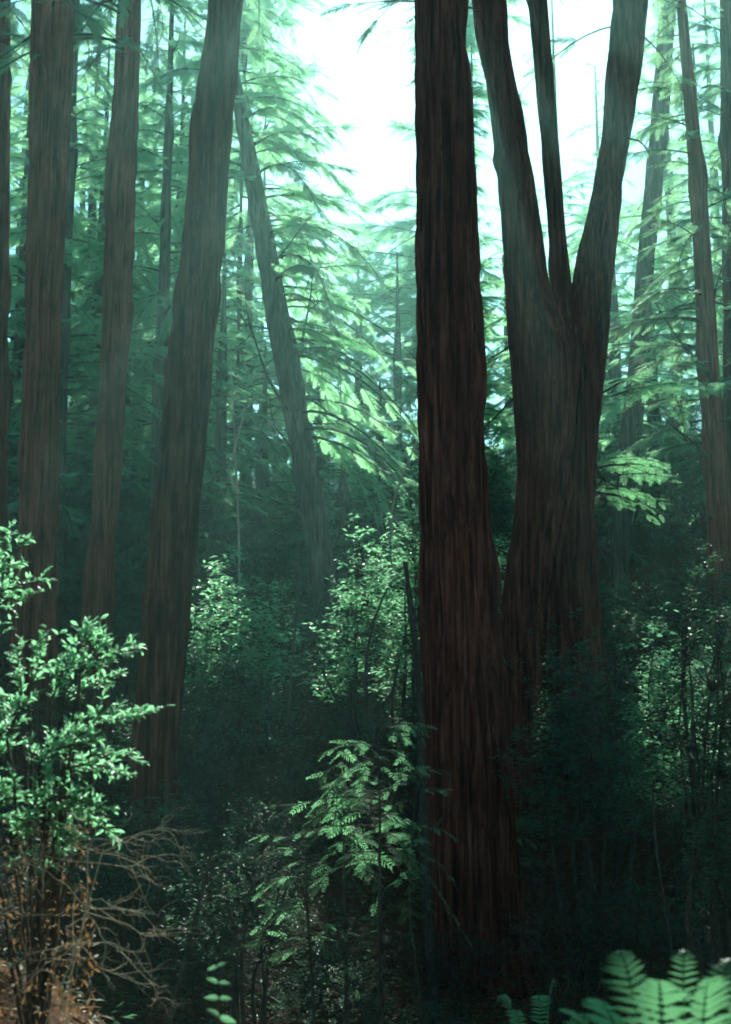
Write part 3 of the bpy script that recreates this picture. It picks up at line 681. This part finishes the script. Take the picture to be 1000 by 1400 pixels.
# ---------------------------------------------------------------- near left: the sunlit glossy shrub, its leaves one by one
def leaf_shape(seed):
    g = np.random.default_rng(seed); n = 6; V = []; Fq = []
    for k in range(n):
        t = k / (n - 1); w = .19 * math.sin(math.pi * min(1, t ** .8 * .94 + .03)) + .004
        z = -.18 * t * t + .05 * math.sin(t * 3) * g.uniform(.5, 1.5)
        V += [[t, -w, z + w * .35], [t, 0, z], [t, w, z + w * .35]]
    for k in range(n - 1):
        b = k * 3; Fq += [[b, b + 1, b + 4, b + 3], [b + 1, b + 2, b + 5, b + 4]]
    return np.array(V), np.array(Fq)
LSH = [leaf_shape(s) for s in range(3)]
def near_shrub(name, label, foot_px, Y, branches, seed, leaf, limit, mtl='glossy', twigs=9, per_twig=9, wr=.012, spread_=.16):
    g = np.random.default_rng(seed)
    fp = P(foot_px, 1300, Y)[0]; b = np.array([fp[0], Y, float(gz(fp[0], Y))])
    t = thing(name, label, 'shrub', b)
    me = []
    for pv, pf in LSH:
        mb = MB(); mb.add(pv, pf, 0, True); me.append(mb.mesh('leaf', [M[mtl]]))
    allL = []
    for (px, py, dy, sx, sy) in branches:
        tip = P(px, py, Y + dy)[0]; st = P(sx, sy, Y + dy * .6)[0]
        mid = np.array([(b[0] * .4 + st[0] * .6), Y + dy * .3, (b[2] * .4 + st[2] * .6)])
        path = np.concatenate([wander(b + [0, 0, -.05], mid, 5, .03, g)[:-1], wander(mid, st, 4, .04, g)[:-1], wander(st, tip, 9, .04, g, .05)])
        n = len(path); mb = MB()
        mb.add(*tube(path, np.linspace(wr, .0025, n), 5), 0, True)
        br_leaves = []
        for k in range(twigs):
            f = .42 + .58 * (k + g.random()) / twigs
            i0 = min(n - 1, int(f * (n - 1))); s = path[i0]
            dr = tip - st; dr = dr / np.linalg.norm(dr) + g.normal(size=3) * [.75, .75, .45]; dr[2] += .12; dr /= np.linalg.norm(dr)
            L = spread_ * g.uniform(.5, 1.2) * (1.15 - .4 * f)
            e = s + dr * L; tw = wander(s, e, 5, .08, g); mb.add(*tube(tw, np.linspace(.003, .0015, 5), 3), 0)
            m = per_twig
            u = g.uniform(.15, 1.0, m); og = s + (e - s) * u[:, None]
            a = g.normal(size=(m, 3)) * [.8, .8, .4] + dr * .8; a[:, 2] += .05
            for q in range(m): br_leaves.append((og[q], a[q] / np.linalg.norm(a[q]), leaf * g.uniform(.45, 1.25)))
        bo = mb.build('branch', M['twig'], t, b)
        allL += [(bo, *x) for x in br_leaves]
    # the leaves that show largest (near, broadside) are parts; the rest are one part
    A = np.array([x[1] for x in allL]); D = np.array([x[2] for x in allL]); S = np.array([x[3] for x in allL])
    fr = frames(D, 0, g, .8); view = A / np.linalg.norm(A, axis=1, keepdims=True)
    area = np.abs(np.einsum('nj,nj->n', fr[:, 2], view)) * S ** 2 / (A[:, 1] ** 2)
    u = (A[:, 0] / A[:, 1]) * F + 500
    area[u < -8] = 0
    order = np.argsort(-area); keep = order[:limit]; rest = order[limit:]
    from mathutils import Matrix
    for q in keep:
        bo = allL[q][0]
        o = link('leaf', me[int(g.integers(0, 3))], bo)
        R3 = fr[q].T * S[q]
        p = A[q] - b
        o.matrix_local = Matrix(((R3[0, 0], R3[0, 1], R3[0, 2], p[0]), (R3[1, 0], R3[1, 1], R3[1, 2], p[1]), (R3[2, 0], R3[2, 1], R3[2, 2], p[2]), (0, 0, 0, 1)))
    if len(rest):
        mb = MB(); mb.add(*scatter(LEAF_V, LEAF_T, A[rest], fr[rest], S[rest]), 0, True)
        o = mb.build('leaves', M[mtl], t, b); o['kind'] = 'stuff'
    return t
near_shrub('shrub', 'sunlit glossy-leaved shrub in tiers at the left, in front of the redwoods', 60, 7.2,
   [(215, 966, 0, 120, 985), (188, 888, .1, 110, 930), (205, 975, -.2, 100, 1010), (120, 850, .2, 90, 920), (60, 872, .1, 40, 950), (15, 885, .3, 20, 980), (175, 1062, 0, 90, 1050),
    (165, 925, .3, 90, 960), (185, 1040, .3, 80, 1040), (140, 1010, -.2, 60, 1030), (30, 950, -.2, 10, 1010), (95, 1000, -.3, 50, 1060), (110, 1150, -.3, 60, 1120), (150, 1110, -.3, 70, 1090), (40, 1130, -.3, 10, 1110), (70, 1060, -.3, 40, 1110), (120, 1110, -.2, 60, 1100), (155, 1135, 0, 90, 1110), (10, 1010, -.1, -20, 1060), (150, 870, .3, 110, 920), (20, 1080, 0, -10, 1110), (100, 905, 0, 70, 960)],
   801, .049, 300, twigs=15, per_twig=13)
near_shrub('shrub', 'sunlit sprig of glossy leaves high at the left edge', -40, 8.2,
   [(38, 735, 0, -10, 790), (58, 795, .1, 0, 810), (20, 770, -.1, -30, 800), (45, 815, .1, -10, 830), (10, 725, .1, -30, 780)], 802, .06, 120, twigs=9, per_twig=10)

# near left: the tangle of bare dry twigs
def dry_bush(label, foot_px, Y, tips, seed):
    g = np.random.default_rng(seed); fp = P(foot_px, 1330, Y)[0]; b = np.array([fp[0], Y, float(gz(fp[0], Y))])
    t = thing('dry_bush', label, 'bush', b)
    def sub(mb, s, d, L, r, depth):
        d = d / np.linalg.norm(d); q = wander(s, s + d * L, 9, .09, g); mb.add(*tube(q, np.linspace(r, r * .45, 9), 5), 0, True)
        if depth == 0: return
        for k in range(3 + (depth > 1)):
            i0 = int(g.uniform(2, 9)); dd = d + g.normal(size=3) * .75
            sub(mb, q[i0], dd, L * g.uniform(.35, .65), r * .6, depth - 1)
    ends = []
    for (px, py, dy, sx, sy) in tips:
        s = P(sx, sy, Y + dy * .5)[0]; e = P(px, py, Y + dy)[0]
        mb = MB()
        if len(ends) < 4: mb.add(*tube(wander(b, s, 8, .09, g), np.linspace(.0045, .003, 8), 5), 0, True)
        else:
            n0 = min(ends, key=lambda q: np.linalg.norm(q - s)); mb.add(*tube(wander(n0, s, 7, .12, g), np.linspace(.0026, .003, 7), 5), 0, True)
        ends.append(s)
        sub(mb, s, e - s, np.linalg.norm(e - s), .003, 2)
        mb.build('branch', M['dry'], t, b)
    ml = MB(); m = 800
    px = g.uniform(-10, 130, m); py = g.uniform(1120, 1395, m)
    og = np.array([P(a, c, Y + g.uniform(-.35, .45))[0] for a, c in zip(px, py)])
    dd = g.normal(size=(m, 3)); dd[:, 2] -= .5
    ml.add(*scatter(LEAF_V, LEAF_T, og, frames(dd, 0, g, .8), .05 * g.uniform(.5, 1.1, m)), 0)
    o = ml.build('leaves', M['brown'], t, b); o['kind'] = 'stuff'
    return t
dry_bush('tangle of bare dry twigs, brightened as if lit, with withered leaves at the lower left', 60, 6.9,
   [(228, 1135, 0, 140, 1165), (205, 1190, .1, 120, 1160), (210, 1280, .1, 100, 1240), (205, 1350, 0, 110, 1290), (30, 1310, -.1, 100, 1290), (190, 1245, .2, 100, 1220), (20, 1180, .1, 60, 1190), (60, 1150, 0, 60, 1210),
    (215, 1365, .1, 160, 1300), (10, 1250, .2, 70, 1250), (120, 1330, -.2, 90, 1270), (150, 1150, .1, 80, 1180), (5, 1370, 0, 50, 1330), (100, 1390, .1, 70, 1330), (228, 1135, -.1, 100, 1150), (195, 1170, .2, 60, 1170), (200, 1300, -.2, 120, 1250), (60, 1310, .2, 130, 1270), (-10, 1160, 0, 60, 1230), (212, 1250, 0, 130, 1230)], 811)

# small upright plant at the bottom
def small_plant(label, px, py_top, Y, pairs, seed):
    g = np.random.default_rng(seed); top = P(px, py_top, Y)[0]; x = P(px + 14, 1400, Y)[0][0]; b = np.array([x, Y, float(gz(x, Y))])
    t = thing('leafy_plant', label, 'plant', b)
    q = wander(b, top, 10, .02, g); mb = MB(); mb.add(*tube(q, np.linspace(.006, .002, 10), 5), 0, True); mb.build('stem', M['twig'], t, b)
    from mathutils import Matrix
    mb = MB(); mb.add(LSH[0][0], LSH[0][1], 0, True); me = mb.mesh('leaf', [M['glossy']])
    L = np.linalg.norm(top - b)
    for k in range(pairs):
        f = 1 - (k * .062 + .01 * g.random()) / L
        s = np.array([np.interp(f * 9, range(10), q[:, j]) for j in range(3)])
        for sd in (-1, 1):
            d = np.array([sd * g.uniform(.7, 1), g.uniform(-.6, .6), g.uniform(-.3, .6)]); fr = frames(d[None] / np.linalg.norm(d), np.array([[0, -1.1, -.2]]), g, .6)[0].T * (.034 + .008 * min(k, 3)) * g.uniform(.8, 1.2)
            o = link('leaf', me, t); p = s - b
            o.matrix_local = Matrix(((*fr[0], p[0]), (*fr[1], p[1]), (*fr[2], p[2]), (0, 0, 0, 1)))
small_plant('small upright plant with paired leaves at the bottom edge', 297, 1318, 4.6, 6, 821)

# ---------------------------------------------------------------- near right: sword ferns
def fern(label, px, py, Y, fronds, seed, n_leaf=26, group=None):
    """fronds: (tip px, tip py, dY, width). Each frond arches from the crown, leaflets are its sub-parts"""
    g = np.random.default_rng(seed); p = P(px, py, Y)[0]; b = np.array([p[0], Y, float(gz(p[0], Y))])
    t = thing('fern', label, 'fern', b, group)
    mb = MB(); mb.add(np.array([[0, 0, 0], [.12, .095, .01], [.55, .085, .02], [1, 0, -.05], [.55, -.055, .02], [.12, -.07, .01], [.5, .01, -.005]]),
                      np.array([[0, 6, 1], [1, 6, 2], [2, 6, 3], [3, 6, 4], [4, 6, 5], [5, 6, 0]]), 0, True)
    me = mb.mesh('leaflet', [M['fern']])
    from mathutils import Matrix
    for (tx, ty, dy, wl, hump) in fronds:
        tip = P(tx, ty, Y + dy)[0]; s = np.linspace(0, 1, 30)
        top = b * .35 + tip * .65; top = np.array([top[0], top[1], tip[2] + hump])
        q = ((1 - s) ** 2)[:, None] * (b + g.normal(size=3) * [.03, .03, 0]) + (2 * s * (1 - s))[:, None] * top + (s ** 2)[:, None] * tip
        mb = MB(); mb.add(*tube(q, np.linspace(.005, .0012, 30), 5), 0, True); fo = mb.build('frond', M['fern'], t, b)
        tg = np.gradient(q, axis=0); tg /= np.linalg.norm(tg, axis=1, keepdims=True)
        for k in range(n_leaf):
            f = .38 + .61 * k / (n_leaf - 1); i0 = f * 29
            c = np.array([np.interp(i0, range(30), q[:, j]) for j in range(3)]); d = np.array([np.interp(i0, range(30), tg[:, j]) for j in range(3)])
            side = np.cross(d, [0, 0, 1]); side /= np.linalg.norm(side); nrm = np.cross(side, d)
            Lf = wl * min(1, (1.02 - f) * 3.2 + .12) * g.uniform(.9, 1.1)
            for sd in (-1, 1):
                dd = side * sd + d * .32 - nrm * .16 + g.normal(size=3) * .06; dd /= np.linalg.norm(dd)
                y = np.cross(nrm, dd); y /= np.linalg.norm(y); z = np.cross(dd, y)
                fr = np.stack([dd * Lf, y * Lf * 1.05, z * Lf], 1); p_ = c - b
                o = link('leaflet', me, fo)
                o.matrix_local = Matrix(((*fr[0], p_[0]), (*fr[1], p_[1]), (*fr[2], p_[2]), (0, 0, 0, 1)))
    return t
fern('sunlit sword fern arching into the bottom right corner, nearest of the ferns', 920, 1400, 4.0,
     [(775, 1382, -.1, .12, .04), (846, 1300, .2, .10, .0), (936, 1299, .25, .06, .0), (972, 1338, -.1, .12, .0), (1025, 1372, -.2, .12, .04), (812, 1366, -.2, .11, .02), (900, 1340, -.15, .10, .0), (1000, 1310, .3, .09, .0)], 831, 19)
fern('dim sword fern on the slope below the central trunk', 735, 1400, 7.5,
     [(700, 1395, -.3, .06, .25), (760, 1350, 0, .06, .25), (800, 1400, -.2, .06, .25), (680, 1370, .2, .06, .25), (740, 1370, -.3, .06, .2)], 832, 22)

# ---------------------------------------------------------------- ground cover nobody could count
def litter(name, n, y0, y1, size, mtl, seed, up=.02, dens_x=560):
    g = np.random.default_rng(seed); y = y0 + (y1 - y0) * g.random(n) ** 1.1; x = g.uniform(-1, 1, n) * dens_x / F * y
    org = np.stack([x, y, gz(x, y) + up * g.random(n)], 1)
    dd = np.stack([g.normal(size=n), g.normal(size=n), g.uniform(-.2, .5, n)], 1)
    mb = MB(); mb.add(*scatter(LEAF2_V, LEAF2_T, org, frames(dd, 0, g, .8), size * g.uniform(.5, 1.3, n)), 0)
    o = mb.build(name, M[mtl]); o['kind'] = 'stuff'; return o
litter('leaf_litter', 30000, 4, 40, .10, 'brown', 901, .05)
litter('undergrowth', 34000, 10, 36, .11, 'shrub', 902, .45)

# ---------------------------------------------------------------- haze
hm, nt, out = mat('haze')
pv = nt.nodes.new('ShaderNodeVolumePrincipled'); pv.inputs['Color'].default_value = (*HAZE_COLOR, 1); pv.inputs['Density'].default_value = HAZE_DENSITY
pv.inputs['Anisotropy'].default_value = HAZE_ANISO
nt.links.new(pv.outputs[0], out.inputs['Volume'])
x0, x1, y0, y1, zb, zt = -330, 330, -45, 430, -5.3, 55.5
Vb = [[x0, y0, zb], [x1, y0, zb], [x1, y1, zb], [x0, y1, zb], [x0, y0, zt], [x1, y0, zt], [x1, y1, zt], [x0, y1, zt]]
mb = MB(); mb.add(Vb, [[0, 3, 2, 1], [4, 5, 6, 7], [0, 1, 5, 4], [1, 2, 6, 5], [2, 3, 7, 6], [3, 0, 4, 7]])
h = mb.build('haze', hm); h['kind'] = 'stuff'


# copies that share a label are told apart by how far up the slope they stand
_by = {}
for o in bpy.data.objects:
    if o.parent is None and 'group' in o.keys() and 'behind the viewpoint' not in o['label']: _by.setdefault(o['label'], []).append(o)
for l, os_ in _by.items():
    if len(os_) < 2: continue
    os_.sort(key=lambda o: o.location.y)
    words = ['nearest', 'second nearest', 'third nearest', 'fourth nearest', 'fifth nearest', 'sixth nearest', 'seventh nearest', 'eighth nearest', 'ninth nearest'][:len(os_) - 1]
    for o, wd in zip(os_, words + ['farthest'] * (len(os_) - len(words))): o['label'] = f'{wd} {l}'
